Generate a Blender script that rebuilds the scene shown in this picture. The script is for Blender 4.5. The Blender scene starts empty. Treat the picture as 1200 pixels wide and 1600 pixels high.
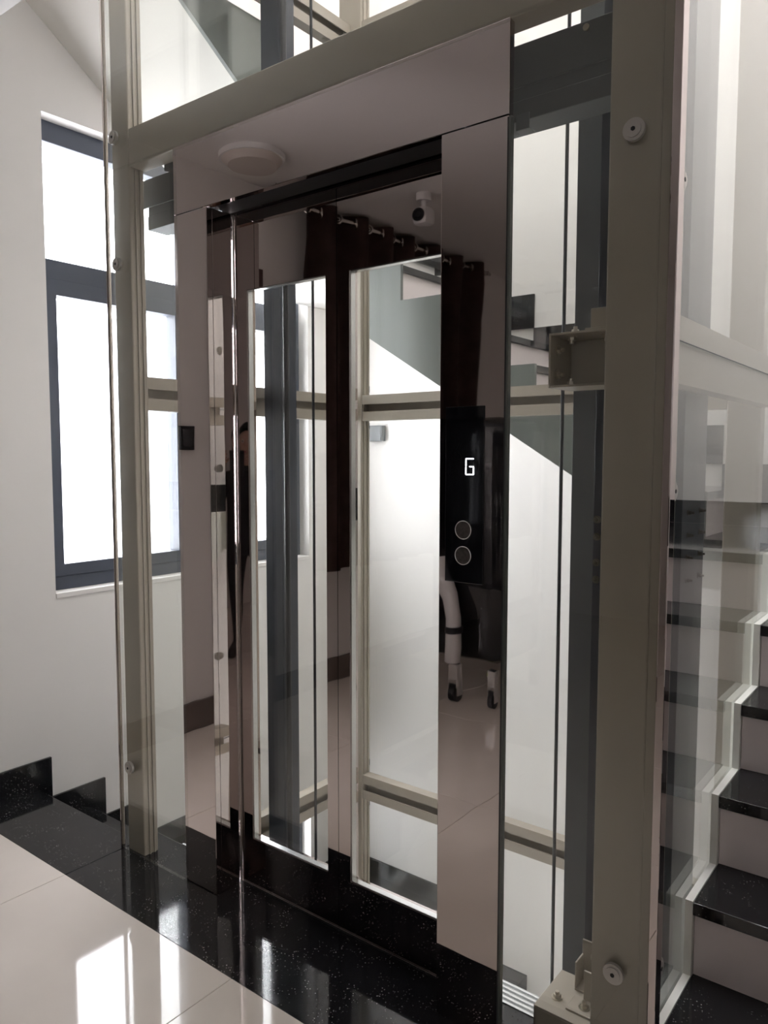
import bpy, bmesh, math, random
from mathutils import Vector, Matrix
random.seed(7)
SC = bpy.context.scene
COL = SC.collection

# ------------------------------------------------------------------ camera
cd = bpy.data.cameras.new('camera'); cam = bpy.data.objects.new('camera', cd); COL.objects.link(cam)
cd.sensor_fit = 'VERTICAL'; cd.sensor_height = 24.0; cd.lens = 24.0 * 1197.0 / 1600.0
cd.clip_start = 0.02; cd.clip_end = 200
_r = Vector((0.791, 0.612, 0.001)); _d = Vector((0.047, -0.059, -0.997)); _f = Vector((-0.610, 0.789, -0.075))
_f.normalize(); _r = (_r - _f * _r.dot(_f)).normalized(); _u = _r.cross(_f)
M = Matrix((( _r.x, _u.x, -_f.x, 0), (_r.y, _u.y, -_f.y, 0), (_r.z, _u.z, -_f.z, 1.35), (0, 0, 0, 1)))
cam.matrix_world = M
SC.camera = cam

# ------------------------------------------------------------------ world, light, exposure
W = bpy.data.worlds.new('sky'); SC.world = W; W.use_nodes = True
bg = W.node_tree.nodes['Background']; bg.inputs['Color'].default_value = (1.0, 0.982, 1.03, 1); bg.inputs['Strength'].default_value = 2.75
def portal(name, loc, rot, sx, sy):
    l = bpy.data.lights.new(name, 'AREA'); l.shape = 'RECTANGLE'; l.size = sx; l.size_y = sy; l.cycles.is_portal = True
    o = bpy.data.objects.new(name, l); COL.objects.link(o); o.location = loc; o.rotation_euler = rot
portal('window_daylight_portal', (-3.25, 2.4, 1.73), (0, -math.pi / 2, 0), 1.9, 1.55)
portal('lower_window_daylight_portal', (-3.25, 2.4, -1.6), (0, -math.pi / 2, 0), 1.9, 1.55)  # daylight for the inferred lower window, added for the shaft foot
portal('added_lobby_window_portal', (1.125, -3.45, 1.8), (math.pi / 2, 0, 0), 0.4, 0.7)  # daylight for the added lobby window
portal('added_skylight_portal', (-1.0, 2.4, 5.75), (0, 0, 0), 2.6, 1.7)  # daylight for the added roof opening
SC.view_settings.view_transform = 'Standard'; SC.view_settings.look = 'None'
SC.view_settings.exposure = 2.42; SC.view_settings.gamma = 1.0; SC.view_settings.use_curve_mapping = False
SC.cycles.max_bounces = 14; SC.cycles.diffuse_bounces = 6; SC.cycles.glossy_bounces = 8
SC.cycles.transmission_bounces = 8; SC.cycles.transparent_max_bounces = 40
SC.cycles.caustics_reflective = True; SC.cycles.caustics_refractive = False
SC.cycles.sample_clamp_indirect = 6.0; SC.cycles.blur_glossy = 0.5

# ------------------------------------------------------------------ materials
MATS = {}
def nodes(name):
    m = bpy.data.materials.new(name); m.use_nodes = True; MATS[name] = m
    nt = m.node_tree; b = nt.nodes['Principled BSDF']; return m, nt, b
def lk(nt, a, b): nt.links.new(a, b)
def objcoord(nt, scale):
    tc = nt.nodes.new('ShaderNodeTexCoord'); mp = nt.nodes.new('ShaderNodeMapping')
    g = nt.nodes.new('ShaderNodeNewGeometry'); lk(nt, g.outputs['Position'], mp.inputs['Vector'])
    mp.inputs['Scale'].default_value = (scale,) * 3 if not hasattr(scale, '__len__') else scale
    return mp.outputs['Vector']
def plain(name, col, rough=0.5, metal=0.0, var=0.06, vscale=3.0, spec=0.5, bump=0.0, bscale=60, coat=0.0):
    m, nt, b = nodes(name)
    b.inputs['Roughness'].default_value = rough; b.inputs['Metallic'].default_value = metal
    b.inputs['Specular IOR Level'].default_value = spec; b.inputs['Coat Weight'].default_value = coat
    n = nt.nodes.new('ShaderNodeTexNoise'); n.inputs['Scale'].default_value = vscale; n.inputs['Detail'].default_value = 4
    lk(nt, objcoord(nt, 1.0), n.inputs['Vector'])
    r = nt.nodes.new('ShaderNodeValToRGB')
    r.color_ramp.elements[0].position = 0.3; r.color_ramp.elements[1].position = 0.7
    r.color_ramp.elements[0].color = [c * (1 - var) for c in col] + [1]
    r.color_ramp.elements[1].color = [min(1, c * (1 + var)) for c in col] + [1]
    lk(nt, n.outputs['Fac'], r.inputs['Fac']); lk(nt, r.outputs['Color'], b.inputs['Base Color'])
    if bump > 0:
        n2 = nt.nodes.new('ShaderNodeTexNoise'); n2.inputs['Scale'].default_value = bscale; n2.inputs['Detail'].default_value = 3
        lk(nt, objcoord(nt, 1.0), n2.inputs['Vector'])
        bp = nt.nodes.new('ShaderNodeBump'); bp.inputs['Strength'].default_value = bump; bp.inputs['Distance'].default_value = 0.002
        lk(nt, n2.outputs['Fac'], bp.inputs['Height']); lk(nt, bp.outputs['Normal'], b.inputs['Normal'])
    return m
def glass(name, tint=(0.982, 0.988, 0.98), refl=1.0, base=0.04):
    m, nt, b = nodes(name); nt.nodes.remove(b)
    out = nt.nodes['Material Output']
    tr = nt.nodes.new('ShaderNodeBsdfTransparent'); tr.inputs['Color'].default_value = tint + (1,)
    gl = nt.nodes.new('ShaderNodeBsdfGlossy'); gl.inputs['Roughness'].default_value = 0.0
    gl.inputs['Color'].default_value = (0.95, 0.97, 0.96, 1)
    lw = nt.nodes.new('ShaderNodeLayerWeight'); lw.inputs['Blend'].default_value = 0.5
    pw = nt.nodes.new('ShaderNodeMath'); pw.operation = 'POWER'; pw.inputs[1].default_value = 5.0
    mu = nt.nodes.new('ShaderNodeMath'); mu.operation = 'MULTIPLY_ADD'; mu.inputs[1].default_value = 0.96 * refl; mu.inputs[2].default_value = base * refl
    mx = nt.nodes.new('ShaderNodeMixShader')
    lk(nt, lw.outputs['Facing'], pw.inputs[0]); lk(nt, pw.outputs[0], mu.inputs[0]); lk(nt, mu.outputs[0], mx.inputs['Fac'])
    lk(nt, tr.outputs[0], mx.inputs[1]); lk(nt, gl.outputs[0], mx.inputs[2]); lk(nt, mx.outputs[0], out.inputs['Surface'])
    return m
def mirror(name, col, rough, wave):
    m, nt, b = nodes(name)
    b.inputs['Base Color'].default_value = col + (1,); b.inputs['Metallic'].default_value = 1.0; b.inputs['Roughness'].default_value = rough
    n = nt.nodes.new('ShaderNodeTexNoise'); n.inputs['Scale'].default_value = 1.0; n.inputs['Detail'].default_value = 1
    lk(nt, objcoord(nt, (5.5, 5.5, 1.6)), n.inputs['Vector'])
    bp = nt.nodes.new('ShaderNodeBump'); bp.inputs['Strength'].default_value = 1.0; bp.inputs['Distance'].default_value = wave
    lk(nt, n.outputs['Fac'], bp.inputs['Height']); lk(nt, bp.outputs['Normal'], b.inputs['Normal'])
    return m
def granite(name):
    m, nt, b = nodes(name)
    b.inputs['Roughness'].default_value = 0.07
    v = nt.nodes.new('ShaderNodeTexVoronoi'); v.inputs['Scale'].default_value = 130
    lk(nt, objcoord(nt, 1.0), v.inputs['Vector'])
    r = nt.nodes.new('ShaderNodeValToRGB'); e = r.color_ramp.elements
    e[0].position = 0.06; e[0].color = (0.62, 0.60, 0.58, 1); e[1].position = 0.20; e[1].color = (0.012, 0.012, 0.0135, 1)
    n = nt.nodes.new('ShaderNodeTexNoise'); n.inputs['Scale'].default_value = 14; n.inputs['Detail'].default_value = 5
    lk(nt, objcoord(nt, 1.0), n.inputs['Vector'])
    r2 = nt.nodes.new('ShaderNodeValToRGB'); r2.color_ramp.elements[0].position = 0.47; r2.color_ramp.elements[1].position = 0.70
    mx = nt.nodes.new('ShaderNodeMix'); mx.data_type = 'RGBA'
    lk(nt, v.outputs['Distance'], r.inputs['Fac']); lk(nt, n.outputs['Fac'], r2.inputs['Fac'])
    lk(nt, r2.outputs['Color'], mx.inputs['Factor']); mx.inputs['A'].default_value = (0.012, 0.012, 0.0135, 1)
    lk(nt, r.outputs['Color'], mx.inputs['B']); lk(nt, mx.outputs['Result'], b.inputs['Base Color'])
    return m
def emit(name, col, s):
    m, nt, b = nodes(name)
    b.inputs['Base Color'].default_value = col + (1,); b.inputs['Emission Color'].default_value = col + (1,); b.inputs['Emission Strength'].default_value = s
    return m

WALL = plain('wall_paint', (0.80, 0.775, 0.75), 0.75, var=0.02, vscale=1.3, bump=0.15, bscale=40)
SOFF = plain('ceiling_paint', (0.80, 0.78, 0.76), 0.8, var=0.02, vscale=1.0)
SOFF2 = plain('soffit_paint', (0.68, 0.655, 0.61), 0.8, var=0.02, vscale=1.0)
RISER = plain('riser_paint', (0.80, 0.72, 0.715), 0.5, var=0.03, vscale=4)
STRING = plain('stringer_paint', (0.80, 0.80, 0.75), 0.5, var=0.04, vscale=8, bump=0.3, bscale=30)
STRG = plain('grey_green_stringer_paint', (0.145, 0.158, 0.146), 0.5, var=0.06, vscale=3)
GRAN = granite('black_granite')
TILE = plain('cream_porcelain', (0.76, 0.69, 0.625), 0.05, var=0.05, vscale=2.2, spec=0.6)
GROUT = plain('grout', (0.30, 0.28, 0.25), 0.8)
POST = plain('beige_steel_paint', (0.365, 0.325, 0.265), 0.38, var=0.03, vscale=9)
RAIL = plain('dark_rail_steel', (0.030, 0.036, 0.048), 0.32, var=0.25, vscale=6)
HEAD = plain('dark_header_steel', (0.10, 0.106, 0.106), 0.5, var=0.1)
BOLT = plain('zinc_bolt', (0.52, 0.48, 0.40), 0.3, metal=1.0)
ALU = plain('aluminium', (0.72, 0.73, 0.73), 0.25, metal=1.0, var=0.04)
FRAME = plain('navy_window_aluminium', (0.055, 0.065, 0.09), 0.4, var=0.08)
GLS = glass('shaft_glass')
WGLS = glass('window_glass', (0.97, 0.98, 0.985), 0.7)
EDGE = plain('glass_edge_green', (0.12, 0.13, 0.12), 0.15, var=0.1, spec=0.8)
BRZ = mirror('bronze_mirror_steel', (0.56, 0.50, 0.485), 0.018, 0.0012)
CHR = mirror('polished_steel', (0.70, 0.66, 0.62), 0.06, 0.0005)
BEAD = mirror('satin_bead', (0.42, 0.38, 0.35), 0.25, 0.0002)
RAILF = plain('rail_flange_steel', (0.11, 0.12, 0.125), 0.35, var=0.15)
SKIRT = plain('taupe_skirting', (0.16, 0.125, 0.11), 0.35, var=0.1)
BOLTD = plain('dull_bolt', (0.16, 0.14, 0.11), 0.4, metal=0.8)
BLK = plain('black_gloss', (0.008, 0.008, 0.010), 0.04, var=0.1, spec=0.6)
BLKM = plain('black_matt', (0.015, 0.015, 0.017), 0.5, var=0.2)
BTN = plain('brushed_button', (0.22, 0.20, 0.19), 0.32, metal=1.0, var=0.2, vscale=120)
LED = emit('white_led', (0.95, 0.97, 1.0), 1.6)
CURT = plain('brown_curtain', (0.085, 0.047, 0.040), 0.8, var=0.25, vscale=14)
WHITE = plain('white_plastic', (0.72, 0.71, 0.70), 0.35, var=0.03)
GREYP = plain('grey_plastic', (0.20, 0.21, 0.22), 0.5)
CLAMP = plain('clamp_disc', (0.50, 0.48, 0.45), 0.3, metal=0.6, var=0.05)
LAMP = plain('lamp_diffuser', (0.62, 0.56, 0.52), 0.4, var=0.02)
SKIN = plain('skin', (0.55, 0.36, 0.28), 0.5, var=0.05)
CLOTH = plain('black_cloth', (0.02, 0.02, 0.024), 0.85, var=0.2)
SHOE = plain('dark_shoe', (0.03, 0.025, 0.025), 0.5)
LIME = plain('lime_felt', (0.45, 0.55, 0.05), 0.8, var=0.1)
LIP = plain('lips', (0.45, 0.12, 0.12), 0.4)
CONC = plain('outside_render', (0.42, 0.43, 0.45), 0.9, var=0.12, vscale=1.5)

# ------------------------------------------------------------------ helpers
def props(o, label=None, cat=None, group=None, kind=None):
    if label: o['label'] = label
    if cat: o['category'] = cat
    if group: o['group'] = group
    if kind: o['kind'] = kind
    return o
def wloc(p):
    v = Vector((0, 0, 0))
    while p is not None: v += p.location; p = p.parent
    return v
def empty(name, loc, label=None, cat=None, group=None, kind=None, parent=None):
    o = bpy.data.objects.new(name, None); COL.objects.link(o); o.empty_display_size = 0.1
    o.parent = parent; o.location = Vector(loc) - wloc(parent)
    return props(o, label, cat, group, kind)
def mobj(name, me, mat, parent=None, loc=None):
    if mat is not None and not me.materials: me.materials.append(mat)
    o = bpy.data.objects.new(name, me); COL.objects.link(o); o.parent = parent
    if loc is not None: o.location = Vector(loc) - wloc(parent)
    elif parent is not None: o.location = -wloc(parent)
    return o
def recentre(bm):
    xs = [v.co for v in bm.verts]
    lo = Vector([min(c[i] for c in xs) for i in range(3)]); hi = Vector([max(c[i] for c in xs) for i in range(3)])
    c = Vector(((lo.x + hi.x) / 2, (lo.y + hi.y) / 2, lo.z))
    bmesh.ops.translate(bm, verts=bm.verts, vec=-c); return c
def finish(name, bm, mat, parent=None, smooth=False):
    bmesh.ops.recalc_face_normals(bm, faces=bm.faces)
    c = recentre(bm); me = bpy.data.meshes.new(name); bm.to_mesh(me); bm.free()
    if smooth:
        for p in me.polygons: p.use_smooth = True
    return mobj(name, me, mat, parent, c)
def addbox(bm, x0, x1, y0, y1, z0, z1, bev=0.0):
    vs = [bm.verts.new((x, y, z)) for x in (x0, x1) for y in (y0, y1) for z in (z0, z1)]
    fs = [bm.faces.new([vs[i] for i in q]) for q in ((0, 1, 3, 2), (4, 6, 7, 5), (0, 4, 5, 1), (2, 3, 7, 6), (0, 2, 6, 4), (1, 5, 7, 3))]
    if bev > 0:
        es = list({e for f in fs for e in f.edges})
        bmesh.ops.bevel(bm, geom=es, offset=bev, segments=2, affect='EDGES', profile=0.5)
def box(name, x0, x1, y0, y1, z0, z1, mat, parent=None, bev=0.0):
    bm = bmesh.new(); addbox(bm, x0, x1, y0, y1, z0, z1, bev); return finish(name, bm, mat, parent)
def boxes(name, lst, mat, parent=None, bev=0.0):
    bm = bmesh.new()
    for b in lst: addbox(bm, *b, bev=bev)
    return finish(name, bm, mat, parent)
def addprism(bm, pts, axis, a0, a1):
    # pts: list of (p,q) ; axis 'x': (y,z) extruded in x ; 'y': (x,z) in y ; 'z': (x,y) in z
    def mk(p, a): return {'x': (a, p[0], p[1]), 'y': (p[0], a, p[1]), 'z': (p[0], p[1], a)}[axis]
    A = [bm.verts.new(mk(p, a0)) for p in pts]; B = [bm.verts.new(mk(p, a1)) for p in pts]
    n = len(pts); bm.faces.new(A); bm.faces.new(B[::-1])
    for i in range(n): bm.faces.new((A[i], B[i], B[(i + 1) % n], A[(i + 1) % n]))
def prism(name, pts, axis, a0, a1, mat, parent=None):
    bm = bmesh.new(); addprism(bm, pts, axis, a0, a1); bm.normal_update(); bmesh.ops.triangulate(bm, faces=[f for f in bm.faces if len(f.verts) > 4])
    return finish(name, bm, mat, parent)
def addcyl(bm, c, axis, r, h, seg=20, r2=None):
    mat = Matrix.Translation(Vector(c)) @ {'x': Matrix.Rotation(math.pi / 2, 4, 'Y'), 'y': Matrix.Rotation(-math.pi / 2, 4, 'X'), 'z': Matrix.Identity(4)}[axis]
    bmesh.ops.create_cone(bm, cap_ends=True, segments=seg, radius1=r, radius2=r if r2 is None else r2, depth=h, matrix=mat)
def cyl(name, c, axis, r, h, mat, parent=None, seg=20, r2=None, smooth=True):
    bm = bmesh.new(); addcyl(bm, c, axis, r, h, seg, r2); o = finish(name, bm, mat, parent)
    if smooth: shade(o)
    return o
def shade(o, ang=0.6):
    me = o.data
    for p in me.polygons: p.use_smooth = True
    try: me.set_sharp_from_angle(angle=ang)
    except Exception: pass
    return o
def torus(bm, c, axis, R, r, n=24, k=8):
    ring = []
    for i in range(n):
        a = 2 * math.pi * i / n; row = []
        for j in range(k):
            t = 2 * math.pi * j / k; d = R + r * math.cos(t); w = r * math.sin(t)
            p = {'y': (d * math.cos(a), w, d * math.sin(a)), 'x': (w, d * math.cos(a), d * math.sin(a)), 'z': (d * math.cos(a), d * math.sin(a), w)}[axis]
            row.append(bm.verts.new(Vector(c) + Vector(p)))
        ring.append(row)
    for i in range(n):
        for j in range(k): bm.faces.new((ring[i][j], ring[(i + 1) % n][j], ring[(i + 1) % n][(j + 1) % k], ring[i][(j + 1) % k]))
def tube(bm, pts, r, seg=8):
    rows = []
    for i, p in enumerate(pts):
        p = Vector(p); d = (Vector(pts[min(i + 1, len(pts) - 1)]) - Vector(pts[max(i - 1, 0)])).normalized()
        a = d.orthogonal().normalized(); b = d.cross(a)
        rr = r[i] if hasattr(r, '__len__') else r
        if rows:  # keep the frame steady
            a = (pa - d * pa.dot(d)).normalized(); b = d.cross(a)
        pa = a
        rows.append([bm.verts.new(p + a * rr * math.cos(2 * math.pi * j / seg) + b * rr * math.sin(2 * math.pi * j / seg)) for j in range(seg)])
    for i in range(len(rows) - 1):
        for j in range(seg): bm.faces.new((rows[i][j], rows[i][(j + 1) % seg], rows[i + 1][(j + 1) % seg], rows[i + 1][j]))
    bm.faces.new(rows[0][::-1]); bm.faces.new(rows[-1])

# ------------------------------------------------------------------ key dimensions
XL, XR, YB = -2.985, 0.42, 3.50           # stairwell walls
YE = 1.25                                 # edge of the cream floor and of the ceiling above it
YF, YD = 1.472, 1.574                     # lift front panels, lift doors
SX0, SX1 = -2.265, -0.467                 # shaft outer sides
ZTOP, ZLOW = 5.8, -2.75
CEIL = 2.72

# ------------------------------------------------------------------ walls
wt = 0.2
wl = boxes('wall_left', [(XL - wt, XL, -3.2, 1.647, ZLOW, ZTOP), (XL - wt, XL, 3.165, YB + wt, ZLOW, ZTOP),
                         (XL - wt, XL, 1.647, 3.165, ZLOW, -2.535), (XL - wt, XL, 1.647, 3.165, -0.610, 0.775), (XL - wt, XL, 1.647, 3.165, 2.70, ZTOP)], WALL)
props(wl, 'warm white painted wall with the tall window, beside the steps going down', kind='structure')
wb = box('wall_back', XL, XR, YB, YB + wt, ZLOW, ZTOP, WALL); props(wb, 'white wall behind the glass lift shaft', kind='structure')
wr = boxes('wall_right', [(XR, XR + wt, 1.30, YB + wt, ZLOW, ZTOP), (XR + wt, 1.6, 1.30, 1.5, ZLOW, ZTOP)], WALL)
props(wr, 'white wall on the far side of the rising stairs', kind='structure')
wlr = box('wall_lobby_right', 1.6, 1.8, -3.2, 1.5, -0.3, 3.4, WALL); props(wlr, 'plain lobby side wall', kind='structure')
wf = boxes('wall_front', [(XL - wt, 0.95, -3.4, -3.2, -0.3, 3.4), (1.3, 1.8, -3.4, -3.2, -0.3, 3.4), (0.95, 1.3, -3.4, -3.2, -0.3, 1.5), (0.95, 1.3, -3.4, -3.2, 2.1, 3.4)], WALL); props(wf, 'plain lobby wall opposite the lift', kind='structure')
ce = box('ceiling', XL, 1.6, -3.2, YE, CEIL, 3.42, SOFF); props(ce, 'white ceiling over the lobby floor', kind='structure')
rf = boxes('ceiling_stairwell', [(XL - wt, XR + wt, YE, 1.6, ZTOP, ZTOP + 0.1), (XL - wt, XR + wt, 3.25, YB + wt, ZTOP, ZTOP + 0.1),
                                 (XL - wt, -2.3, 1.6, 3.25, ZTOP, ZTOP + 0.1), (0.30, XR + wt, 1.6, 3.25, ZTOP, ZTOP + 0.1),
                                 (XL - wt, 1.6, YE - 0.1, YE, 3.42, ZTOP)], SOFF)
props(rf, 'roof of the stairwell round an unseen skylight opening added for daylight', kind='structure')  # roof opening is unseen, added and sized to light the upper walls
fl_low = box('floor_lower', XL, XR, YE - 0.2, YB, ZLOW - 0.1, ZLOW, TILE); props(fl_low, 'floor at the bottom of the stairwell', kind='structure')
wu = box('wall_under_lobby', XL, XR, 1.05, 1.2, ZLOW, -0.3, WALL); props(wu, 'wall under the lobby floor', kind='structure')

# ------------------------------------------------------------------ lobby floor: slab, tiles, granite strip
fl = box('floor', XL, 1.6, -3.2, 1.30, -0.3, -0.012, GROUT); props(fl, 'lobby floor of glossy cream tiles', kind='structure')
tm = {}
def tile(x0, x1, y0, y1):
    g = 0.001; k = (round(x1 - x0, 3), round(y1 - y0, 3))
    if k not in tm:
        bm = bmesh.new(); addbox(bm, g, x1 - x0 - g, g, y1 - y0 - g, 0, 0.012, 0.0008); me = bpy.data.meshes.new('tile'); bm.to_mesh(me); bm.free(); me.materials.append(TILE); tm[k] = me
    mobj('tile', tm[k], None, fl, (x0, y0, -0.012))
xs = [XL + 0.0] + [-2.262 + 0.8 * i for i in range(5)] + [1.6]
ys = [-3.2] + [YE - 0.8 * i for i in range(5, -1, -1)]
for i in range(len(xs) - 1):
    for j in range(len(ys) - 1): tile(xs[i], xs[i + 1], ys[j], ys[j + 1])
gs = box('floor_granite', XL, XR + 0.9, YE + 0.05, 1.50, -0.3, -0.03, GROUT); props(gs, 'strip of polished black granite in front of the lift', kind='structure')
box('granite_slab', XL, -2.2625, YE, 1.52, -0.03, 0.0, GRAN, gs, 0.0012)
box('granite_slab', -2.2605, -0.9, YE, 1.60, -0.03, -0.0005, GRAN, gs, 0.0012)
box('granite_slab', -0.898, 0.42, YE, 1.60, -0.03, -0.0005, GRAN, gs, 0.0012)
box('granite_slab', 0.422, 1.6, YE, 1.30, -0.03, -0.0005, GRAN, gs, 0.0012)

# ------------------------------------------------------------------ stepped skirting
bl = empty('baseboard_left', (XL, 1.3, 0), 'black granite skirting stepping down the left wall', kind='structure')
NL, GL = 1.52, 0.243; zl = lambda i: -0.17 * i
box('skirting_piece', XL, XL + 0.012, 1.0, NL + 0.08, -0.068, 0.10, GRAN, bl, 0.001)
box('skirting_piece', XL, XL + 0.014, -3.2, 0.999, 0.0, 0.14, SKIRT, bl, 0.002)
for i in range(1, 7):
    box('skirting_piece', XL, XL + 0.012, NL + GL * (i - 1) + 0.081, NL + GL * i + 0.08, zl(i) - 0.068, zl(i) + 0.10, GRAN, bl, 0.001)
box('skirting_piece', XL, XL + 0.012, NL + GL * 6 + 0.081, YB - 0.013, -1.19, -1.09, GRAN, bl, 0.001)
bb = empty('baseboard_back', (-1.8, YB, 0), 'black granite skirting stepping along the wall behind the shaft', kind='structure')
zd = lambda k: -1.19 - 0.147 * k
XD0, GD = -2.30, 0.225
box('skirting_piece', XL, XD0 + 0.1, YB - 0.012, YB, zd(0) - 0.05, zd(0) + 0.10, GRAN, bb, 0.001)
for k in range(1, 7):
    box('skirting_piece', XD0 + 0.1 + GD * (k - 1), XD0 + 0.1 + GD * k, YB - 0.012, YB, zd(k) - 0.05, zd(k) + 0.10, GRAN, bb, 0.001)
zb = lambda k: 1.05 + 0.16575 * k
XB1, GB = -0.76, 0.225
box('skirting_piece', XB1 + 0.1, XR, YB - 0.012, YB, 1.05, 1.15, GRAN, bb, 0.001)
for k in range(1, 8):
    box('skirting_piece', XB1 + 0.12 - GB * k, XB1 + 0.12 - GB * (k - 1), YB - 0.012, YB, zb(k) - 0.07, zb(k) + 0.095, GRAN, bb, 0.001)
box('skirting_piece', XL, XB1 + 0.12 - GB * 7, YB - 0.012, YB, zb(8) - 0.07, zb(8) + 0.10, GRAN, bb, 0.001)
br = empty('baseboard_right', (XR, 2.5, 0), 'black granite skirting along the rising stairs', kind='structure')
YR1, GR, rR = 1.335, 0.195, 0.175
for n in range(1, 7):
    box('skirting_piece', XR - 0.012, XR, YR1 + GR * n - 0.08, YR1 + GR * (n + 1) - 0.08 if n < 6 else YB - 0.013, rR * n - 0.07, rR * n + 0.10, GRAN, br, 0.001)

# ------------------------------------------------------------------ stairs
TH = 0.03
# rising flight on the right (climbs +Y)
sr = empty('rising_stairs', (-0.02, 1.5, 0), 'flight of black granite treads and pale risers climbing past the right of the shaft', 'stairs')
XT0 = -0.458
pts = [(YR1 + GR + 0.02, 0.0)]
for n in range(1, 7):
    pts += [(YR1 + GR * n + 0.02, rR * n - TH)]
    pts += [((YR1 + GR * (n + 1) + 0.02) if n < 6 else 2.86, rR * n - TH)]
pts += [(2.86, 0.87), (2.62, 0.85), (YR1 + GR + 0.06, -0.16), (YR1 + GR + 0.02, -0.16)]
prism('stair_body', pts, 'x', XT0, XR - 0.001, SOFF, sr)
p2 = []
for n in range(1, 7):
    p2 += [(YR1 + GR * n, rR * (n - 1) + 0.002), (YR1 + GR * n, rR * n + 0.002)]
p2 += [(2.86, rR * 6 + 0.002), (2.86, 0.87), (2.62, 0.85), (YR1 + GR + 0.06, -0.16), (YR1 + GR, -0.16)]
prism('stringer', p2, 'x', XT0 - 0.017, XT0 - 0.0005, STRING, sr)
for n in range(1, 7):
    y0 = YR1 + GR * n
    box('tread', XT0, XR - 0.013, y0, (y0 + GR + 0.018) if n < 6 else YB - 0.013, rR * n - TH, rR * n, GRAN, sr, 0.002)
    box('riser', XT0 + 0.001, XR - 0.013, y0 + 0.014, y0 + 0.0199, rR * (n - 1) + 0.0005, rR * n - TH - 0.0005, RISER, sr)
box('landing_slab', -0.83, XR - 0.001, 2.861, YB - 0.001, 0.87, 1.02, SOFF, sr)
box('landing_slab', -0.83, XT0 - 0.018, 2.84, YB - 0.013, 1.0205, 1.05, GRAN, sr, 0.002)

# upper flight along the back wall (climbs -X)
su = empty('back_stairs', (-1.6, 3.2, 1.05), 'flight climbing to the left along the wall behind the glass shaft', 'stairs')
YS = 2.87
dz = lambda x: 1.889 - 0.6106 * (x + 2.284)
def backbody(top_off, xoff):
    q = [(XB1 - xoff, 1.05 + top_off)]
    for k in range(1, 8):
        q += [(XB1 - GB * (k - 1) - xoff, zb(k) + top_off), (XB1 - GB * k - xoff, zb(k) + top_off)]
    q += [(XB1 - GB * 7 - xoff, zb(8) + top_off)]
    q += [(-2.4, zb(8) + top_off), (-2.4, 2.17), (-2.36, dz(-2.36)), (-0.80, dz(-0.80))]
    return q
prism('stair_body', backbody(-TH, 0.02), 'y', YS, YB - 0.001, SOFF, su)
q = backbody(0.004, 0.0)
prism('stringer', q, 'y', YS - 0.02, YS - 0.0005, STRG, su)
for k in range(1, 8):
    x1 = XB1 - GB * (k - 1)
    box('tread', x1 - GB - 0.018, x1, YS, YB - 0.013, zb(k) - TH, zb(k), GRAN, su, 0.002)
    box('riser', x1 - 0.0199, x1 - 0.014, YS, YB - 0.013, zb(k - 1) + 0.0005, zb(k) - TH - 0.0005, RISER, su)
box('landing_slab', XL + 0.001, -2.401, YS, YB - 0.001, 2.17, zb(8) - TH - 0.0005, SOFF, su)
box('landing_slab', XL + 0.013, XB1 - GB * 7, YS, YB - 0.013, zb(8) - TH, zb(8), GRAN, su, 0.002)

# upper left flight over the window (climbs -Y)
so = empty('overhead_stairs', (-2.65, 2.0, 2.4), 'underside of the flight climbing back toward the lobby above the window', 'stairs')
sz = lambda y: 2.948 - 0.7125 * (y - 1.801)
zu = lambda k: 2.376 + 0.165 * k
def upbody(off):
    q = []
    for k in range(1, 7):
        q += [(2.91 - 0.24 * (k - 1), zu(k - 1) + off), (2.91 - 0.24 * (k - 1), zu(k) + off)]
    q += [(YE, zu(6) + off), (YE, sz(YE)), (2.895, sz(2.895))]
    return q
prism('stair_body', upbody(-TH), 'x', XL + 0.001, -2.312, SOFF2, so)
prism('stringer', upbody(0.003), 'x', -2.3115, -2.295, STRG, so)
for k in range(1, 7):
    y1 = 2.91 - 0.24 * (k - 1)
    box('tread', XL + 0.002, -2.312, (y1 - 0.255) if k < 6 else YE + 0.001, y1 + 0.015, zu(k) - TH, zu(k), GRAN, so, 0.002)

# descending flight on the left (goes down +Y)
sl = empty('descending_stairs', (-2.64, 1.6, -0.6), 'black granite steps going down between the window wall and the shaft', 'stairs')
XS1 = -2.285
q = [(1.50, -TH - 0.001)]
for i in range(0, 7):
    q += [(NL + GL * i - 0.02, zl(i) - TH - 0.001), (NL + GL * i - 0.02, zl(i + 1) - TH - 0.001)]
q += [(YB - 0.001, zl(7) - TH - 0.001), (YB - 0.001, -1.40), (3.1, -1.40), (1.50, -0.30)]
prism('stair_body', q, 'x', XL + 0.001, XS1, SOFF, sl)
for i in range(1, 8):
    y0 = NL + GL * (i - 1) - 0.0195
    box('tread', XL + 0.013, XS1, y0, NL + GL * i if i < 7 else YB - 0.013, zl(i) - TH, zl(i), GRAN, sl, 0.002)
    box('riser', XL + 0.013, XS1, y0, y0 + 0.008, zl(i) + 0.0005, zl(i - 1) - TH - 0.0015, GRAN, sl)
# lower back flight going on down to the right
sd = empty('lower_back_stairs', (-1.6, 3.2, -2.0), 'lowest flight going down to the right behind the shaft', 'stairs')
q = [(XD0, zl(7) - TH), (XD0, -1.40)]
pp = []
for k in range(1, 7):
    pp += [(XD0 + GD * (k - 1), zd(k) - TH), (XD0 + GD * k, zd(k) - TH)]
pp += [(XD0 + GD * 6, -2.4), (XD0 + GD * 5, -2.4), (XD0 + 0.001, -1.55)]
prism('stair_body', pp, 'y', 2.98, YB - 0.001, SOFF, sd)
for k in range(1, 7):
    box('tread', XD0 + GD * (k - 1), XD0 + GD * k + 0.015, 2.97, YB - 0.013, zd(k) - TH + 0.0005, zd(k), GRAN, sd, 0.002)

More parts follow.
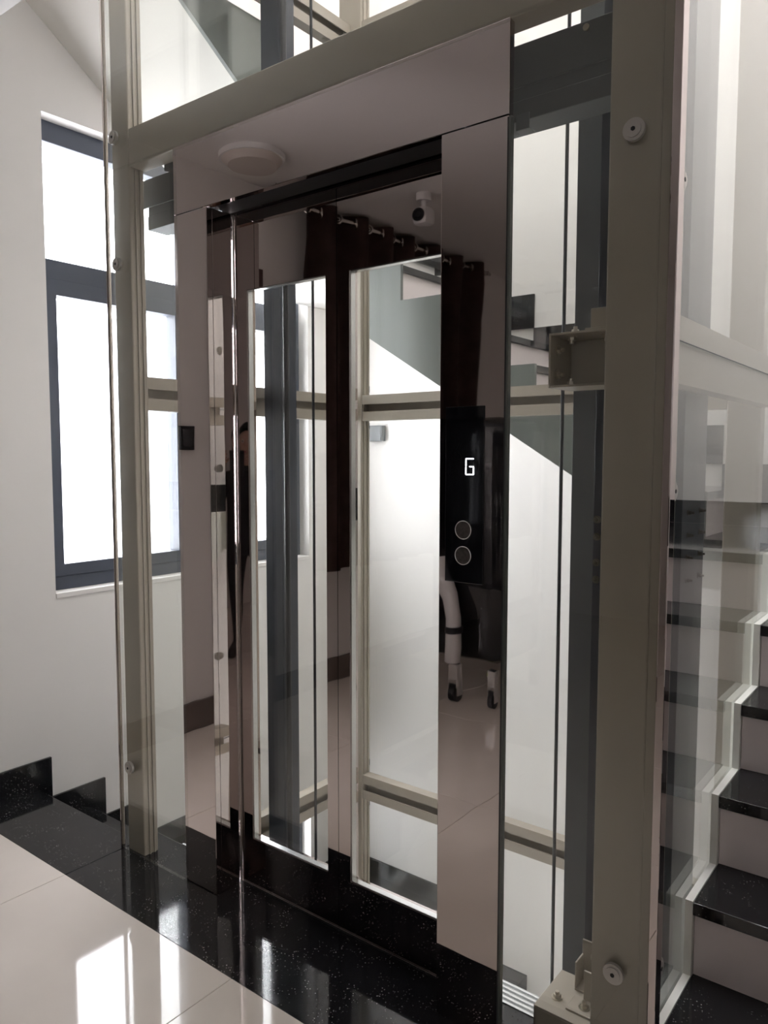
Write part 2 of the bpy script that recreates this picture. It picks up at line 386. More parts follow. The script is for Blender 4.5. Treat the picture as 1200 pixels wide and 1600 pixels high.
# ------------------------------------------------------------------ window
def window(name, label, dz):
    wi = empty(name, (XL, 2.4, 0.79 + dz), label, kind='structure')
    wy0, wy1, wz0, wz1, wx0, wx1 = 1.647, 3.165, 0.788, 2.672, -3.12, -3.055
    def wf_bar(n, x0, x1, y0, y1, z0, z1): return box(n, x0, x1, y0, y1, z0 + dz, z1 + dz, FRAME, wi, 0.003)
    wf_bar('frame_bar', wx0, wx1, wy0, wy1, wz1 - 0.055, wz1 + 0.028)
    wf_bar('frame_bar', wx0, wx1, wy0, wy1, wz0 - 0.013, wz0 + 0.045)
    wf_bar('frame_bar', wx0, wx1, wy0, wy0 + 0.028, wz0 + 0.046, wz1 - 0.056)
    wf_bar('frame_bar', wx0, wx1, wy1 - 0.05, wy1, wz0 + 0.046, wz1 - 0.056)
    wf_bar('frame_bar', wx0, wx1, wy0 + 0.029, wy1 - 0.051, 2.07, 2.15)
    wf_bar('mullion', wx0, wx1, 2.36, 2.44, wz0 + 0.046, 2.069)
    wf_bar('mullion', wx0, wx1, 2.36, 2.44, 2.151, wz1 - 0.056)
    for (a, b) in ((wy0 + 0.029, 2.359), (2.441, wy1 - 0.051)):
        q0, q1 = wx0 + 0.008, wx1 + 0.012
        s = boxes('sash', [(q0, q1, a, a + 0.045, 0.835 + dz, 2.069 + dz), (q0, q1, b - 0.045, b, 0.835 + dz, 2.069 + dz),
                           (q0, q1, a + 0.045, b - 0.045, 0.835 + dz, 0.885 + dz), (q0, q1, a + 0.045, b - 0.045, 2.005 + dz, 2.069 + dz)], FRAME, wi)
        box('pane', -3.093, -3.087, a + 0.04, b - 0.04, 0.88 + dz, 2.01 + dz, WGLS, s)
        box('pane', -3.093, -3.087, a, b, 2.151 + dz, 2.617 + dz, WGLS, wi)
    box('window_sill', XL - 0.065, XL + 0.006, wy0, wy1, 0.755 + dz, 0.776 + dz, WALL, wi, 0.002)
window('window_1', 'tall navy framed window with four bright panes beside the shaft', 0.0)
window('window_2', 'matching window inferred one storey lower, under the descending steps, added to light the wall behind the shaft', -3.31)  # lower window is inferred, added to brighten the wall low behind the shaft
w3 = empty('added_window_3', (1.125, -3.3, 1.5), 'small unseen lobby window opposite the lift, added to light its front', kind='structure')  # unseen window, added to brighten the lobby side of the lift
boxes('frame', [(0.95, 1.3, -3.34, -3.28, 1.5, 1.53), (0.95, 1.3, -3.34, -3.28, 2.07, 2.1), (0.95, 0.98, -3.34, -3.28, 1.53, 2.07), (1.27, 1.3, -3.34, -3.28, 1.53, 2.07)], FRAME, w3)
box('pane', 0.98, 1.27, -3.313, -3.307, 1.53, 2.07, WGLS, w3)

# ------------------------------------------------------------------ lift shaft frame
sh = empty('glass_lift_shaft', (-1.366, 2.06, 0), 'beige steel framed glass lift shaft standing between the stairs', 'lift shaft')
PZ0, PZ1 = ZLOW, 5.4
def post(x0, x1, y0, y1):
    # flanged C post
    bm = bmesh.new(); addbox(bm, x0, x1, y0, y1, PZ0, PZ1, 0.004); return finish('post', bm, POST, sh)
post(-2.248, -2.158, 1.475, 1.530); post(-0.592, -0.4901, 1.475, 1.535); box('post_face', -0.4900, -0.4685, 1.4750, 1.4912, PZ0, PZ1, POST, sh); box('post_flange', -0.520, -0.4905, 1.5355, 1.62, PZ0, PZ1, POST, sh, 0.002)
pbl = post(-2.248, -2.128, 2.59, 2.65); pbr = post(-0.635, -0.535, 2.59, 2.65)
for (x, y0, y1) in ((-2.1275, 2.604, 2.612), (-2.1275, 2.630, 2.638), (-2.1575, 1.494, 1.499), (-2.1575, 1.512, 1.517)):
    box('post_rib', x, x + 0.004, y0, y1, PZ0, PZ1, POST, sh)
def chan_x(x0, x1, yf, z0, z1, dep=0.045):   # lipped channel running in X, open toward -Y
    l = (z1 - z0) * 0.36
    return boxes('beam', [(x0, x1, yf + dep - 0.004, yf + dep, z0, z1), (x0, x1, yf, yf + dep - 0.004, z1 - 0.004, z1), (x0, x1, yf, yf + dep - 0.004, z0, z0 + 0.004),
                          (x0, x1, yf, yf + 0.004, z1 - l, z1 - 0.004), (x0, x1, yf, yf + 0.004, z0 + 0.004, z0 + l)], POST, sh)
def chan_y(y0, y1, xf, z0, z1, s):           # runs in Y, open toward s
    l = (z1 - z0) * 0.36; d = 0.045
    def r(a, b): return (min(a, b), max(a, b))
    w = r(xf - s * (d - 0.004), xf - s * d); fl_ = r(xf, xf - s * (d - 0.004)); lp = r(xf, xf - s * 0.004)
    return boxes('beam', [(*w, y0, y1, z0, z1), (*fl_, y0, y1, z1 - 0.004, z1), (*fl_, y0, y1, z0, z0 + 0.004),
                          (*lp, y0, y1, z1 - l, z1 - 0.004), (*lp, y0, y1, z0 + 0.004, z0 + l)], POST, sh)
LEV = [(-1.75, -1.64), (-0.20, -0.09), (1.495, 1.605), (3.05, 3.16), (4.6, 4.71)]
for (a, b) in LEV:
    chan_x(-2.127, -0.636, 2.595, a, b)
    chan_y(1.536, 2.589, -2.185, a, b, 1)
    chan_y(1.621, 2.589, -0.536, a, b + 0.028, -1)
# slots at the beam ends of the rear left post
for z in (1.62, 1.46, -0.06, -0.25):
    box('slot', -2.1272, -2.1262, 2.640, 2.646, z - 0.0, z + 0.028, BLKM, pbl)
# front head beam
box('head_beam', -2.157, -0.593, 1.475, 1.535, 2.252, 2.368, POST, sh, 0.003)

# glass panes
def pane(x0, x1, y0, y1, z0, z1): return box('glass_pane', x0, x1, y0, y1, z0, z1, GLS, sh)
def clamp(p, c, axis, s):
    bm = bmesh.new(); k = {'x': Vector((s, 0, 0)), 'y': Vector((0, s, 0))}[axis]; c = Vector(c)
    addcyl(bm, c + k * 0.004, axis, 0.021, 0.008, 28)
    addcyl(bm, c + k * 0.0095, axis, 0.015, 0.003, 24)
    d = finish('clamp_disc', bm, CLAMP, p); shade(d)
    bm = bmesh.new(); addcyl(bm, c + k * 0.0115, axis, 0.0045, 0.001, 6); s_ = finish('clamp_screw', bm, BLKM, p)
G0, G1 = 1.460, 1.470
pfl = pane(SX0, -1.9325, G0, G1, 0.004, 2.2505); pfr = pane(-0.800, SX1 - 0.002, G0, G1, 0.004, 2.2505)
pu = pane(SX0, SX1 - 0.002, G0, G1, 2.2525, 5.2)
for z in (0.30, 1.955): clamp(pfl, (-2.205, G0, z), 'y', -1); clamp(pfr, (-0.536, G0, z), 'y', -1)
clamp(pu, (-2.208, G0, 2.347), 'y', -1); clamp(pu, (-0.536, G0, 2.347), 'y', -1)
GX = -0.478
prs = [pane(GX - 0.010, GX, 1.492, 2.66, a, b) for (a, b) in ((-1.7, -0.1455), (-0.1435, 1.5745), (1.5765, 3.104), (3.106, 5.2))]
for z, p in ((0.292, prs[1]), (1.278, prs[1]), (1.874, prs[2])):
    clamp(p, (GX, 1.542, z), 'x', 1); clamp(p, (GX, 2.60, z), 'x', 1)
for (a, b) in ((-1.7, -0.1455), (-0.1435, 1.5745), (1.5765, 3.104), (3.106, 5.2)):
    pane(-2.262, -2.252, 1.475, 2.66, a, b)
    pane(-2.250, -0.515, 2.662, 2.672, a, b)
for z in (-0.1445, 1.5755): box('seam_gasket', GX - 0.0105, GX + 0.0008, 1.492, 2.66, z - 0.0009, z + 0.0009, GREYP, sh)
# polished corner trims and glass edge strips
box('corner_trim', SX1 - 0.001, -0.452, 1.458, 1.4905, -0.002, 5.2, BRZ, sh, 0.002)
box('corner_trim', -2.2705, SX0 - 0.0005, 1.458, 1.474, -0.002, 5.2, BRZ, sh, 0.002)
# channel holding the glass beside the right jamb
box('edge_channel', -0.8065, -0.8015, 1.462, 1.474, 0.0, 2.05, BLKM, sh)
box('edge_channel', -0.8010, -0.7965, 1.4585, 1.4715, 0.0, 2.05, EDGE, sh)

# ------------------------------------------------------------------ guide rails, ropes, brackets
def rail(name, label, parts, grp):
    t = empty(name, (parts[0][0], parts[0][2], ZLOW), label, 'guide rail', grp)
    for (n, b, m) in ((p[6], p[:6], p[7]) for p in parts): box(n, *b, m, t, 0.0015)
    return t
rl = rail('guide_rail', 'dark steel guide rail column inside the left of the shaft', [
    (-2.130, -2.040, 2.02, 2.10, ZLOW, 5.3, 'web', RAIL), (-2.0395, -2.030, 2.02, 2.085, ZLOW, 5.3, 'flange', RAIL)], None)
rr = rail('guide_rail', 'dark steel guide rail column beside the front right post', [
    (-0.800, -0.700, 1.80, 1.815, ZLOW, 5.3, 'flange', RAILF), (-0.772, -0.758, 1.816, 1.88, ZLOW, 5.3, 'blade', RAIL), (-0.700, -0.660, 1.70, 1.82, ZLOW, 5.3, 'web', RAIL)], None)
rb = rail('guide_rail', 'dark steel guide rail seen through the side glass', [
    (-0.565, -0.550, 1.87, 2.06, ZLOW, 5.3, 'web', RAIL), (-0.625, -0.5655, 1.955, 1.975, ZLOW, 5.3, 'blade', RAIL)], None)
def bolt(c, axis, s, parent, r=0.008, m=None):
    bm = bmesh.new(); c = Vector(c); k = {'x': Vector((s, 0, 0)), 'y': Vector((0, s, 0)), 'z': Vector((0, 0, s))}[axis]
    addcyl(bm, c + k * 0.001, axis, r * 1.5, 0.002, 16); addcyl(bm, c + k * 0.0055, axis, r, 0.007, 6); addcyl(bm, c + k * 0.012, axis, r * 0.55, 0.007, 10)
    return finish('bolt', bm, m or BOLT, parent)
for z in (1.06, 1.10, 1.16, 1.20): bolt((-0.690, 1.6995, z), 'y', -1, rr, 0.006, BOLTD); bolt((-0.669, 1.6995, z), 'y', -1, rr, 0.006, BOLTD)
for z in (1.045, 1.10, 1.155, 1.21): bolt((-0.5495, 1.915, z), 'x', 1, rb, 0.005, BOLTD); bolt((-0.5495, 2.015, z), 'x', 1, rb, 0.005, BOLTD)
def rope(c, label): return props(cyl('hoist_rope', (c[0], c[1], (ZLOW + 5.3) / 2), 'z', c[2], 5.3 - ZLOW, BLKM, None, 10), label, 'rope')
rope((-2.02, 2.17, 0.0055), 'thin black vertical rope near the left guide rail')
rope((-1.012, 2.20, 0.0055), 'thin black vertical rope beside the front right guide rail')
rope((-1.985, 1.99, 0.011), 'thicker black vertical cable just left of the wide left guide rail')

def bracket(zc, label):
    b = empty('rail_bracket', (-0.67, 1.56, zc - 0.055), label, 'bracket')
    z0, z1 = zc - 0.058, zc + 0.058; t = 0.005; x0, x1, y0, y1 = -0.745, -0.596, 1.545, 1.655
    sh_ = boxes('channel', [(x0, x0 + t, y0, y1, z0, z1), (x0 + t, x1, y0, y1, z1 - t, z1), (x0 + t, x1, y0, y1, z0, z0 + t), (x0 + t, x1, y1 - t, y1, z0 + t, z1 - t)], POST, b, 0.001)
    boxes('angle', [(-0.668, x1, y0 + 0.01, y1 - 0.02, z1 + 0.0005, z1 + 0.006), (-0.666, x1, y0 + 0.035, y0 + 0.041, z1 + 0.0065, z1 + 0.05)], POST, b, 0.001)
    for (c, ax, s) in (((x0 + t, 1.58, z1 - 0.032), 'x', 1), ((x0 + t, 1.58, z0 + 0.030), 'x', 1), ((-0.708, 1.58, z1 - t), 'z', -1), ((-0.63, 1.58, z1 - t), 'z', -1),
                       ((-0.708, 1.58, z0 + t), 'z', 1), ((-0.62, y0 + 0.035, z1 + 0.028), 'y', -1), ((-0.70, 1.58, z1), 'z', 1)):
        bolt(c, ax, s, b)
    return b
bracket(1.552, 'beige bolted bracket at eye height inside the front right post')
# lower bracket: a flat box with an upright angle, at the foot of the post
lb = empty('rail_bracket', (-0.67, 1.58, 0.05), 'beige bolted bracket at the foot of the front right post', 'bracket')
boxes('channel', [(-0.755, -0.596, 1.545, 1.698, 0.075, 0.080), (-0.755, -0.750, 1.545, 1.698, 0.02, 0.075), (-0.755, -0.596, 1.545, 1.55, 0.0205, 0.0745)], POST, lb, 0.001)
boxes('angle', [(-0.690, -0.596, 1.575, 1.63, 0.0805, 0.085), (-0.668, -0.596, 1.625, 1.63, 0.0855, 0.155)], POST, lb, 0.001)
boxes('angle', [(-0.700, -0.596, 1.690, 1.695, 0.0805, 0.185), (-0.700, -0.596, 1.648, 1.6895, 0.0805, 0.0855), (-0.700, -0.696, 1.648, 1.6895, 0.0860, 0.150)], POST, lb, 0.001)
for (c, ax, s) in (((-0.722, 1.60, 0.080), 'z', 1), ((-0.655, 1.60, 0.085), 'z', 1), ((-0.63, 1.6245, 0.125), 'y', -1), ((-0.665, 1.690, 0.150), 'y', -1), ((-0.66, 1.668, 0.0855), 'z', 1)):
    bolt(c, ax, s, lb, 0.009)

# ------------------------------------------------------------------ landing door head and sill
hd = empty('door_operator_header', (-1.36, 1.58, 2.09), 'dark steel door operator header running across behind the lintel', 'door header')
box('cover_plate', -2.20, -0.594, 1.550, 1.556, 2.148, 2.236, HEAD, hd, 0.001)
box('track_box', -2.20, -0.594, 1.572, 1.65, 2.085, 2.130, HEAD, hd, 0.002)
box('back_plate', -2.20, -0.594, 1.575, 1.60, 2.131, 2.18, HEAD, hd, 0.001)
for i in range(12):
    box('top_tab', -2.06 + i * 0.105, -2.0 + i * 0.105, 1.536, 1.556, 2.2365, 2.262, HEAD, hd)
cyl('cover_screw', (-0.675, 1.548, 2.222), 'y', 0.007, 0.004, BOLT, hd, 14)
bk = empty('corner_clip', (-0.79, 1.50, 2.03), 'small grey angle clip at the top of the right jamb', 'clip')
boxes('clip_plate', [(-0.803, -0.772, 1.492, 1.494, 2.030, 2.062), (-0.803, -0.772, 1.494, 1.525, 2.030, 2.032)], RAILF, bk, 0.0006)
si = empty('door_sill', (-1.36, 1.62, -0.03), 'ribbed aluminium lift door sill at floor level', 'door sill')
box('sill_plate', -2.126, -0.594, 1.602, 1.68, -0.03, -0.008, ALU, si)
for i in range(5): box('sill_rib', -2.126, -0.594, 1.604 + i * 0.016, 1.612 + i * 0.016, -0.0078, 0.0, ALU, si, 0.0008)

# ------------------------------------------------------------------ bronze mirror door surround
ds = empty('lift_door_surround', (-1.37, 1.52, 0), 'bronze mirror steel surround framing the lift doors', 'door surround')
XJL0, XJL1, XJR0, XJR1 = -1.932, -1.784, -0.977, -0.8085
box('lintel_panel', XJL0, XJR1 - 0.0, YF, YF + 0.020, 2.060, 2.2545, BRZ, ds, 0.0012)
box('lintel_soffit', XJL1, XJR0, YF + 0.0205, YD - 0.012, 2.060, 2.066, BLKM, ds)
box('jamb_panel', XJL0, XJL1, YF, YF + 0.020, 0.001, 2.058, BRZ, ds, 0.0012)
box('jamb_return', XJL1 - 0.012, XJL1, YF + 0.0205, YD - 0.010, 0.001, 2.058, BRZ, ds, 0.001)
jr = box('jamb_panel', XJR0, XJR1, YF, YF + 0.020, 0.001, 2.058, BRZ, ds, 0.0012)
box('jamb_return', XJR0, XJR0 + 0.012, YF + 0.0205, YD - 0.010, 0.001, 2.058, BRZ, ds, 0.001)
cyl('edge_bead', (XJL1 + 0.004, YD - 0.0045, 1.03), 'z', 0.0030, 2.05, BEAD, ds, 12)
box('transom', XJL1 - 0.05, XJR0 + 0.06, YD, YD + 0.012, 2.052, 2.20, BRZ, ds)
# call panel
cp = box('call_panel', -0.959, -0.859, YF - 0.0025, YF - 0.0003, 1.060, 1.457, BLK, ds, 0.0008); props(cp, 'black glass call panel with the letter G and two round buttons')
def seg(x0, x1, z0, z1): return (x0, x1, YF - 0.0034, YF - 0.0027, z0, z1)
gx0, gx1, gz0, gz1 = -0.9055, -0.8835, 1.3045, 1.3415; gm = (gz0 + gz1) / 2; w = 0.0022
boxes('display_letter', [seg(gx0 + .001, gx1 - .001, gz1 - w, gz1), seg(gx0, gx0 + w, gm + .001, gz1 - .001), seg(gx0, gx0 + w, gz0 + .001, gm - .001),
                         seg(gx0 + .001, gx1 - .001, gz0, gz0 + w), seg(gx1 - w, gx1, gz0 + .001, gm - .001), seg(gm * 0 + gx0 + .010, gx1 - .001, gm - w / 2, gm + w / 2)], LED, cp)
for z in (1.1805, 1.1225):
    bm = bmesh.new(); addcyl(bm, (-0.9095, YF - 0.0036, z), 'y', 0.0195, 0.002, 36); shade(finish('button', bm, BTN, cp))
    bm = bmesh.new(); torus(bm, (-0.9095, YF - 0.0040, z), 'y', 0.0205, 0.0012, 36, 8); shade(finish('button_ring', bm, ALU, cp))

# doors
def leaf(x0, x1, gx0, gx1, label):
    t = empty('lift_door', ((x0 + x1) / 2, YD + 0.015, 0.006), label, 'lift door', 'lift doors')
    z0, z1, gz0, gz1 = 0.008, 2.0512, 0.155, 1.834; y0, y1 = YD, YD + 0.034
    f = boxes('frame', [(x0, gx0, y0, y1, z0, z1), (gx1, x1, y0, y1, z0, z1), (gx0, gx1, y0, y1, z0, gz0), (gx0, gx1, y0, y1, gz1, z1)], BRZ, t)
    box('glass', gx0 - 0.004, gx1 + 0.004, y1 - 0.012, y1 - 0.004, gz0 - 0.004, gz1 + 0.004, GLS, t)
    box('bottom_bead', gx0, gx1, y0 + 0.004, y1 - 0.0125, gz0, gz0 + 0.003, ALU, t)
    box('side_bead', gx0, gx0 + 0.003, y0 + 0.004, y1 - 0.0125, gz0 + 0.0035, gz1 - 0.0035, ALU, t)
    box('top_bead', gx0, gx1, y0 + 0.004, y1 - 0.0125, gz1 - 0.003, gz1, ALU, t)
    return t
leaf(-1.800, -1.3785, -1.731, -1.418, 'left bronze mirror lift door with a tall glass panel')
leaf(-1.3765, -0.955, -1.334, -1.02, 'right bronze mirror lift door next to the call panel')
box('toe_guard', -1.79, -0.96, YD - 0.004, YD + 0.0, 0.0005, 0.007, ALU, si)

# ------------------------------------------------------------------ small things on walls
def wallbox(name, label, cat, x0, x1, y0, y1, z0, z1, m, m2):
    t = empty(name, ((x0 + x1) / 2, (y0 + y1) / 2, z0), label, cat); box('body', x0, x1, y0, y1, z0, z1, m, t, 0.003); return t
t = wallbox('junction_box', 'small grey box on the white wall behind the shaft', 'box', -2.80, -2.695, YB - 0.035, YB, 1.425, 1.515, GREYP, BLKM)
box('cover', -2.793, -2.702, YB - 0.038, YB - 0.0352, 1.432, 1.508, GREYP, t, 0.001)
t = wallbox('access_keypad', 'black keypad on the lobby wall mirrored in the left jamb', 'keypad', XL, XL + 0.022, 0.585, 0.665, 1.37, 1.485, BLKM, BLKM)
box('reader_face', XL + 0.0222, XL + 0.026, 0.595, 0.655, 1.385, 1.47, BLK, t, 0.001)

# ------------------------------------------------------------------ neighbouring house outside the window
nb = empty('neighbour_house', (-8.0, 5.6, -3), 'pale grey neighbouring house seen out of the window', 'building')
box('wall', -9.5, -7.0, 4.75, 6.4, -3, 2.55, CONC, nb)
box('parapet', -9.5, -6.92, 4.68, 6.47, 2.551, 2.75, CONC, nb, 0.01)
f = box('window', -7.0, -6.96, 5.2, 5.75, 0.2, 1.5, FRAME, nb); box('pane', -6.958, -6.95, 5.26, 5.69, 0.27, 1.43, BLK, f)

#PART2
# ------------------------------------------------------------------ lobby things (seen in the mirror steel)
def curtain(y0, y1, wave, label, amp=0.055):
    t = empty('curtain', (XL + 0.1, (y0 + y1) / 2, 0.69), label, 'curtain')
    bm = bmesh.new(); n = max(8, int(abs(y1 - y0) / wave * 16)); zs = [0.69, 0.9, 1.3, 1.8, 2.3, 2.55, 2.70]; rows = []
    for i in range(n + 1):
        y = y0 + (y1 - y0) * i / n; ph = 2 * math.pi * (y - y0) / wave; row = []
        for z in zs:
            s = 1.0 if z > 2.4 else 0.8 + 0.25 * math.sin(y * 9 + z)
            row.append(bm.verts.new((XL + 0.105 + amp * s * math.sin(ph + 0.25 * math.sin(z * 2.1 + y * 3) * (z < 2.4)), y, z)))
        rows.append(row)
    for i in range(n):
        for j in range(len(zs) - 1): bm.faces.new((rows[i][j], rows[i + 1][j], rows[i + 1][j + 1], rows[i][j + 1]))
    bmesh.ops.solidify(bm, geom=bm.faces[:], thickness=0.003)
    c = finish('fabric', bm, CURT, t, smooth=True)
    k = 0
    while True:
        y = y0 + wave * 0.5 * (k + 0.5) - wave * 0.25
        if y > y1 - 0.02: break
        if y > y0 + 0.01:
            bm = bmesh.new(); torus(bm, (0, 0, 0), 'y', 0.026, 0.006, 20, 8)
            bmesh.ops.rotate(bm, verts=bm.verts, matrix=Matrix.Rotation(math.radians(35 if k % 2 else -35), 3, 'Z'))
            bmesh.ops.translate(bm, verts=bm.verts, vec=(XL + 0.105, y, 2.655)); shade(finish('grommet', bm, CHR, t))
        k += 1
    return t
curtain(-1.9, 0.16, 0.25, 'wide dark brown eyelet curtain on the lobby wall, mirrored in the lift doors')
t = empty('wall_panel', (XL, 0.39, 0.14), 'narrow dark brown panel on the lobby wall between curtain and keypad', 'panel')
box('board', XL, XL + 0.03, 0.33, 0.46, 0.141, 2.3, CURT, t, 0.003); box('edge_strip', XL, XL + 0.034, 0.461, 0.468, 0.141, 2.3, BLKM, t)
cr = empty('curtain_rod', (XL + 0.105, -0.7, 2.655), 'slim metal curtain rod on the lobby wall', 'curtain rod')
cyl('rod', (XL + 0.105, -0.9, 2.655), 'y', 0.012, 2.24, CHR, cr, 14)
for y in (-1.98, 0.19): box('rod_holder', XL, XL + 0.118, y - 0.01, y + 0.01, 2.64, 2.67, CHR, cr, 0.002)

cc = empty('security_camera', (-2.37, -0.26, 2.56), 'white security camera with a black face under the lobby ceiling', 'camera')
cyl('mount', (-2.37, -0.27, 2.70), 'z', 0.035, 0.039, WHITE, cc, 24); cyl('stem', (-2.37, -0.27, 2.665), 'z', 0.012, 0.034, WHITE, cc, 14)
bm = bmesh.new(); addbox(bm, -2.415, -2.325, -0.31, -0.225, 2.55, 2.648, 0.028); shade(finish('body', bm, WHITE, cc))
bm = bmesh.new(); addcyl(bm, (-2.37, -0.2235, 2.60), 'y', 0.034, 0.003, 28); shade(finish('face', bm, BLK, cc))
bm = bmesh.new(); addcyl(bm, (-2.37, -0.2205, 2.60), 'y', 0.012, 0.003, 20); shade(finish('lens', bm, BLKM, cc))

cl = empty('ceiling_lamp', (-2.70, 0.44, CEIL - 0.06), 'round flush ceiling lamp over the lobby', 'lamp')
cyl('housing', (-2.70, 0.44, CEIL - 0.012), 'z', 0.16, 0.024, WHITE, cl, 48)
bm = bmesh.new(); addcyl(bm, (-2.70, 0.44, CEIL - 0.037), 'z', 0.12, 0.026, 48, 0.15); shade(finish('diffuser', bm, LAMP, cl))

mc = empty('wheeled_black_machine', (-2.3, -0.8, 0), 'tall black machine with white curved legs on castors, mirrored beside the call panel', 'machine')
bm = bmesh.new(); addbox(bm, -2.62, -1.96, -1.15, -0.62, 0.20, 1.55, 0.09); shade(finish('body', bm, BLK, mc))
for x in (-2.21,):
    bm = bmesh.new(); tube(bm, [(x - 0.13, -0.56, 0.78), (x - 0.10, -0.55, 0.68), (x - 0.03, -0.54, 0.58), (x, -0.54, 0.46), (x + 0.005, -0.54, 0.30), (x, -0.54, 0.22)], [0.05, 0.055, 0.055, 0.052, 0.05, 0.045], 14)
    l = finish('curved_leg', bm, WHITE, mc); shade(l, 1.2)
    cyl('band', (x + 0.005, -0.54, 0.40), 'z', 0.058, 0.035, BLKM, l, 20)
for (x, y) in ((-2.2, -0.56), (-2.0, -0.56), (-2.55, -1.1), (-2.0, -1.1)):
    c = boxes('castor', [(x - 0.028, x - 0.022, y - 0.025, y + 0.025, 0.035, 0.12), (x + 0.022, x + 0.028, y - 0.025, y + 0.025, 0.035, 0.12), (x - 0.028, x + 0.028, y - 0.025, y + 0.025, 0.12, 0.205)], ALU, mc)
    cyl('wheel', (x, y, 0.045), 'x', 0.045, 0.036, BLKM, c, 24)

bm = bmesh.new(); bmesh.ops.create_uvsphere(bm, u_segments=20, v_segments=12, radius=0.033); bmesh.ops.translate(bm, verts=bm.verts, vec=(-2.27, -1.0, 0.033))
props(finish('ball', bm, LIME, None, True), 'small lime green ball under the black machine', 'ball')

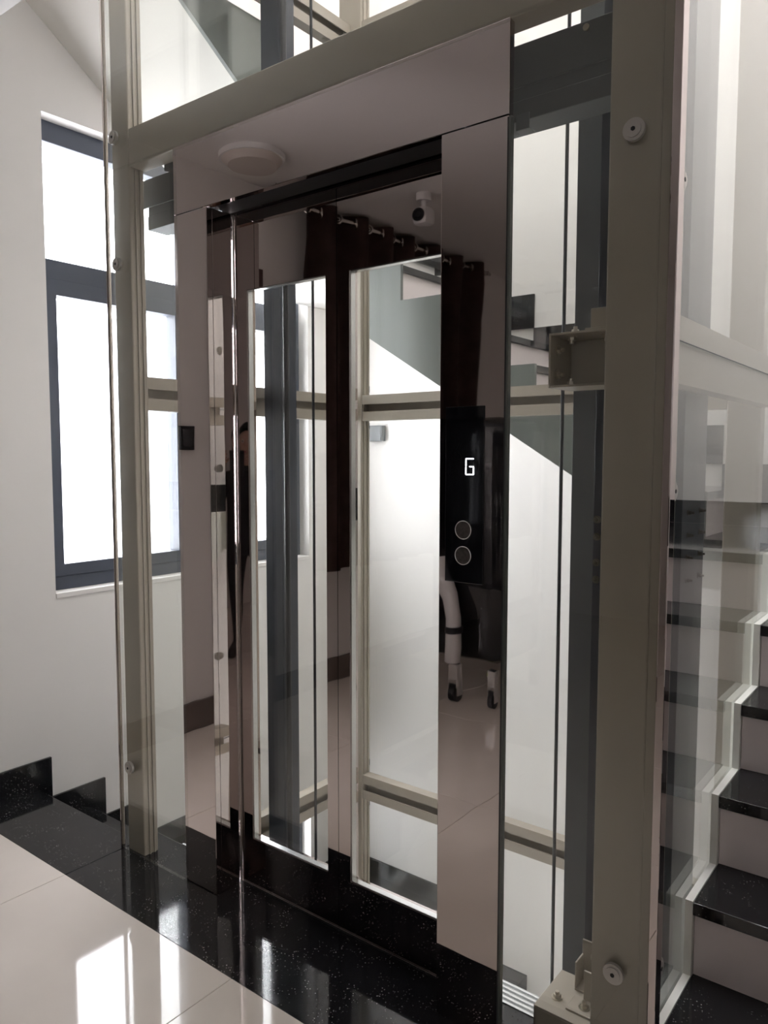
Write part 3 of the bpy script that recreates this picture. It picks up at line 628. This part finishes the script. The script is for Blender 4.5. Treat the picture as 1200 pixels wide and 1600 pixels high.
# ------------------------------------------------------------------ the person taking the picture (seen only in the door corner)
def person():
    fwd = Vector((-0.61, 0.79, 0)).normalized(); rt = Vector((0.79, 0.61, 0)).normalized(); up = Vector((0, 0, 1))
    base = fwd * -0.40
    def P(r, f, z): return base + rt * r + fwd * f + up * z
    V, E, R = [], [], []
    def add(p, r, par=None):
        V.append(p); R.append(r if hasattr(r, '__len__') else (r, r)); i = len(V) - 1
        if par is not None: E.append((par, i))
        return i
    pel = add(P(0, 0, 0.80), (0.145, 0.10)); wst = add(P(0, 0.0, 0.96), (0.12, 0.085), pel); che = add(P(0, 0.01, 1.13), (0.145, 0.095), wst)
    nb_ = add(P(0, 0.0, 1.24), (0.085, 0.065), che); nk = add(P(0, 0.015, 1.30), 0.048, nb_)
    h1 = add(P(0, 0.035, 1.36), (0.062, 0.072), nk); h2 = add(P(0, 0.03, 1.44), (0.074, 0.088), h1); h3 = add(P(0, 0.02, 1.51), (0.066, 0.08), h2)
    add(P(0, 0.118, 1.40), 0.011, h2); 
    for s in (-1, 1): add(P(0.078 * s, 0.02, 1.42), (0.012, 0.02), h2)
    for s in (-1, 1):
        hp = add(P(0.085 * s, 0, 0.74), 0.082, pel); kn = add(P(0.095 * s, 0.02, 0.43), 0.055, hp); cf = add(P(0.097 * s, -0.01, 0.28), 0.052, kn)
        an = add(P(0.10 * s, -0.02, 0.085), 0.036, cf); add(P(0.11 * s, 0.055, 0.045), (0.042, 0.035), an)
        add(P(0.115 * s, 0.14, 0.033), (0.038, 0.026), len(V) - 1)
        shd = add(P(0.155 * s, 0.0, 1.20), 0.052, che); el = add(P(0.205 * s, 0.10, 0.99), 0.040, shd); mid = add(P(0.165 * s, 0.22, 1.13), 0.036, el)
        wr = add(P(0.115 * s, 0.325, 1.265), 0.026, mid); pm = add(P(0.098 * s, 0.365, 1.315), (0.036, 0.018), wr)
        for k in range(4):
            z = 1.305 + 0.02 * k; a = add(P(0.095 * s, 0.392, z), 0.0095, pm); b = add(P(0.078 * s, 0.402, z + 0.004), 0.0088, a); add(P(0.060 * s + 0.003 * (k % 2), 0.401, z + 0.006), 0.0078, b)
        a = add(P(0.080 * s, 0.355, 1.305), 0.011, pm); b = add(P(0.062 * s, 0.366, 1.315), 0.0095, a); add(P(0.045 * s, 0.370, 1.325), 0.0085, b)
    me = bpy.data.meshes.new('person'); me.from_pydata(V, E, []); ob = bpy.data.objects.new('tmp_person', me); COL.objects.link(ob)
    md = ob.modifiers.new('skin', 'SKIN'); md.use_smooth_shade = True
    for i, v in enumerate(me.skin_vertices[0].data): v.radius = R[i]; v.use_root = (i == 0)
    ob.modifiers.new('sub', 'SUBSURF').levels = 2
    bpy.context.view_layer.update(); dg = bpy.context.evaluated_depsgraph_get()
    m2 = bpy.data.meshes.new_from_object(ob.evaluated_get(dg)); bpy.data.objects.remove(ob)
    m2.materials.clear(); [m2.materials.append(m) for m in (CLOTH, SKIN, SHOE)]
    for p in m2.polygons:
        c = p.center; z = c.z; f = (c - base).dot(fwd); r = abs((c - base).dot(rt)); p.use_smooth = True
        p.material_index = 1 if (z > 1.275 and (r < 0.1 and f < 0.2)) or f > 0.315 else (2 if z < 0.09 else 0)
    t = empty('person', tuple(base), 'person in black clothes holding up a phone, mirrored at the door corner', 'person')
    mobj('body', m2, None, t)
    # hair
    bm = bmesh.new(); bmesh.ops.create_uvsphere(bm, u_segments=24, v_segments=16, radius=1.0)
    for v in bm.verts:
        z = v.co.z; f = v.co.y
        v.co = Vector((v.co.x * 0.088, v.co.y * 0.10, v.co.z * 0.10))
        if f > 0.15 and z < 0.55: v.co.y = min(v.co.y, 0.02)
        if z < -0.2: v.co.z -= 0.05
    rotm = Matrix((( rt.x, fwd.x, 0), (rt.y, fwd.y, 0), (0, 0, 1)))
    bmesh.ops.transform(bm, verts=bm.verts, matrix=rotm.to_4x4()); bmesh.ops.translate(bm, verts=bm.verts, vec=P(0, 0.012, 1.462))
    finish('hair', bm, BLKM, t, smooth=True)
    for s in (-1, 1):
        bm = bmesh.new(); bmesh.ops.create_uvsphere(bm, u_segments=14, v_segments=10, radius=0.012); bmesh.ops.translate(bm, verts=bm.verts, vec=P(0.033 * s, 0.101, 1.435)); finish('eye', bm, WHITE, t, True)
        bm = bmesh.new(); bmesh.ops.create_uvsphere(bm, u_segments=12, v_segments=8, radius=0.007); bmesh.ops.translate(bm, verts=bm.verts, vec=P(0.033 * s, 0.108, 1.435)); finish('iris', bm, BLKM, t, True)
    bm = bmesh.new(); tube(bm, [P(-0.024, 0.098, 1.368), P(-0.01, 0.107, 1.366), P(0.01, 0.107, 1.366), P(0.024, 0.098, 1.368)], [0.003, 0.0055, 0.0055, 0.003], 8); finish('mouth', bm, LIP, t, True)
    # phone, upright, its lens at the viewpoint
    ph = empty('phone', tuple(P(0, 0.385, 1.30)), 'dark phone held upright in both hands', 'phone')
    bm = bmesh.new(); addbox(bm, -0.037, 0.037, -0.004, 0.004, -0.13, 0.03, 0.003)
    bmesh.ops.transform(bm, verts=bm.verts, matrix=rotm.to_4x4()); bmesh.ops.translate(bm, verts=bm.verts, vec=P(0, 0.384, 1.345)); finish('case', bm, BLKM, ph)
    bm = bmesh.new(); addbox(bm, -0.033, 0.033, -0.0052, -0.0042, -0.122, 0.024)
    bmesh.ops.transform(bm, verts=bm.verts, matrix=rotm.to_4x4()); bmesh.ops.translate(bm, verts=bm.verts, vec=P(0, 0.384, 1.345)); finish('screen', bm, BLK, ph)
person()
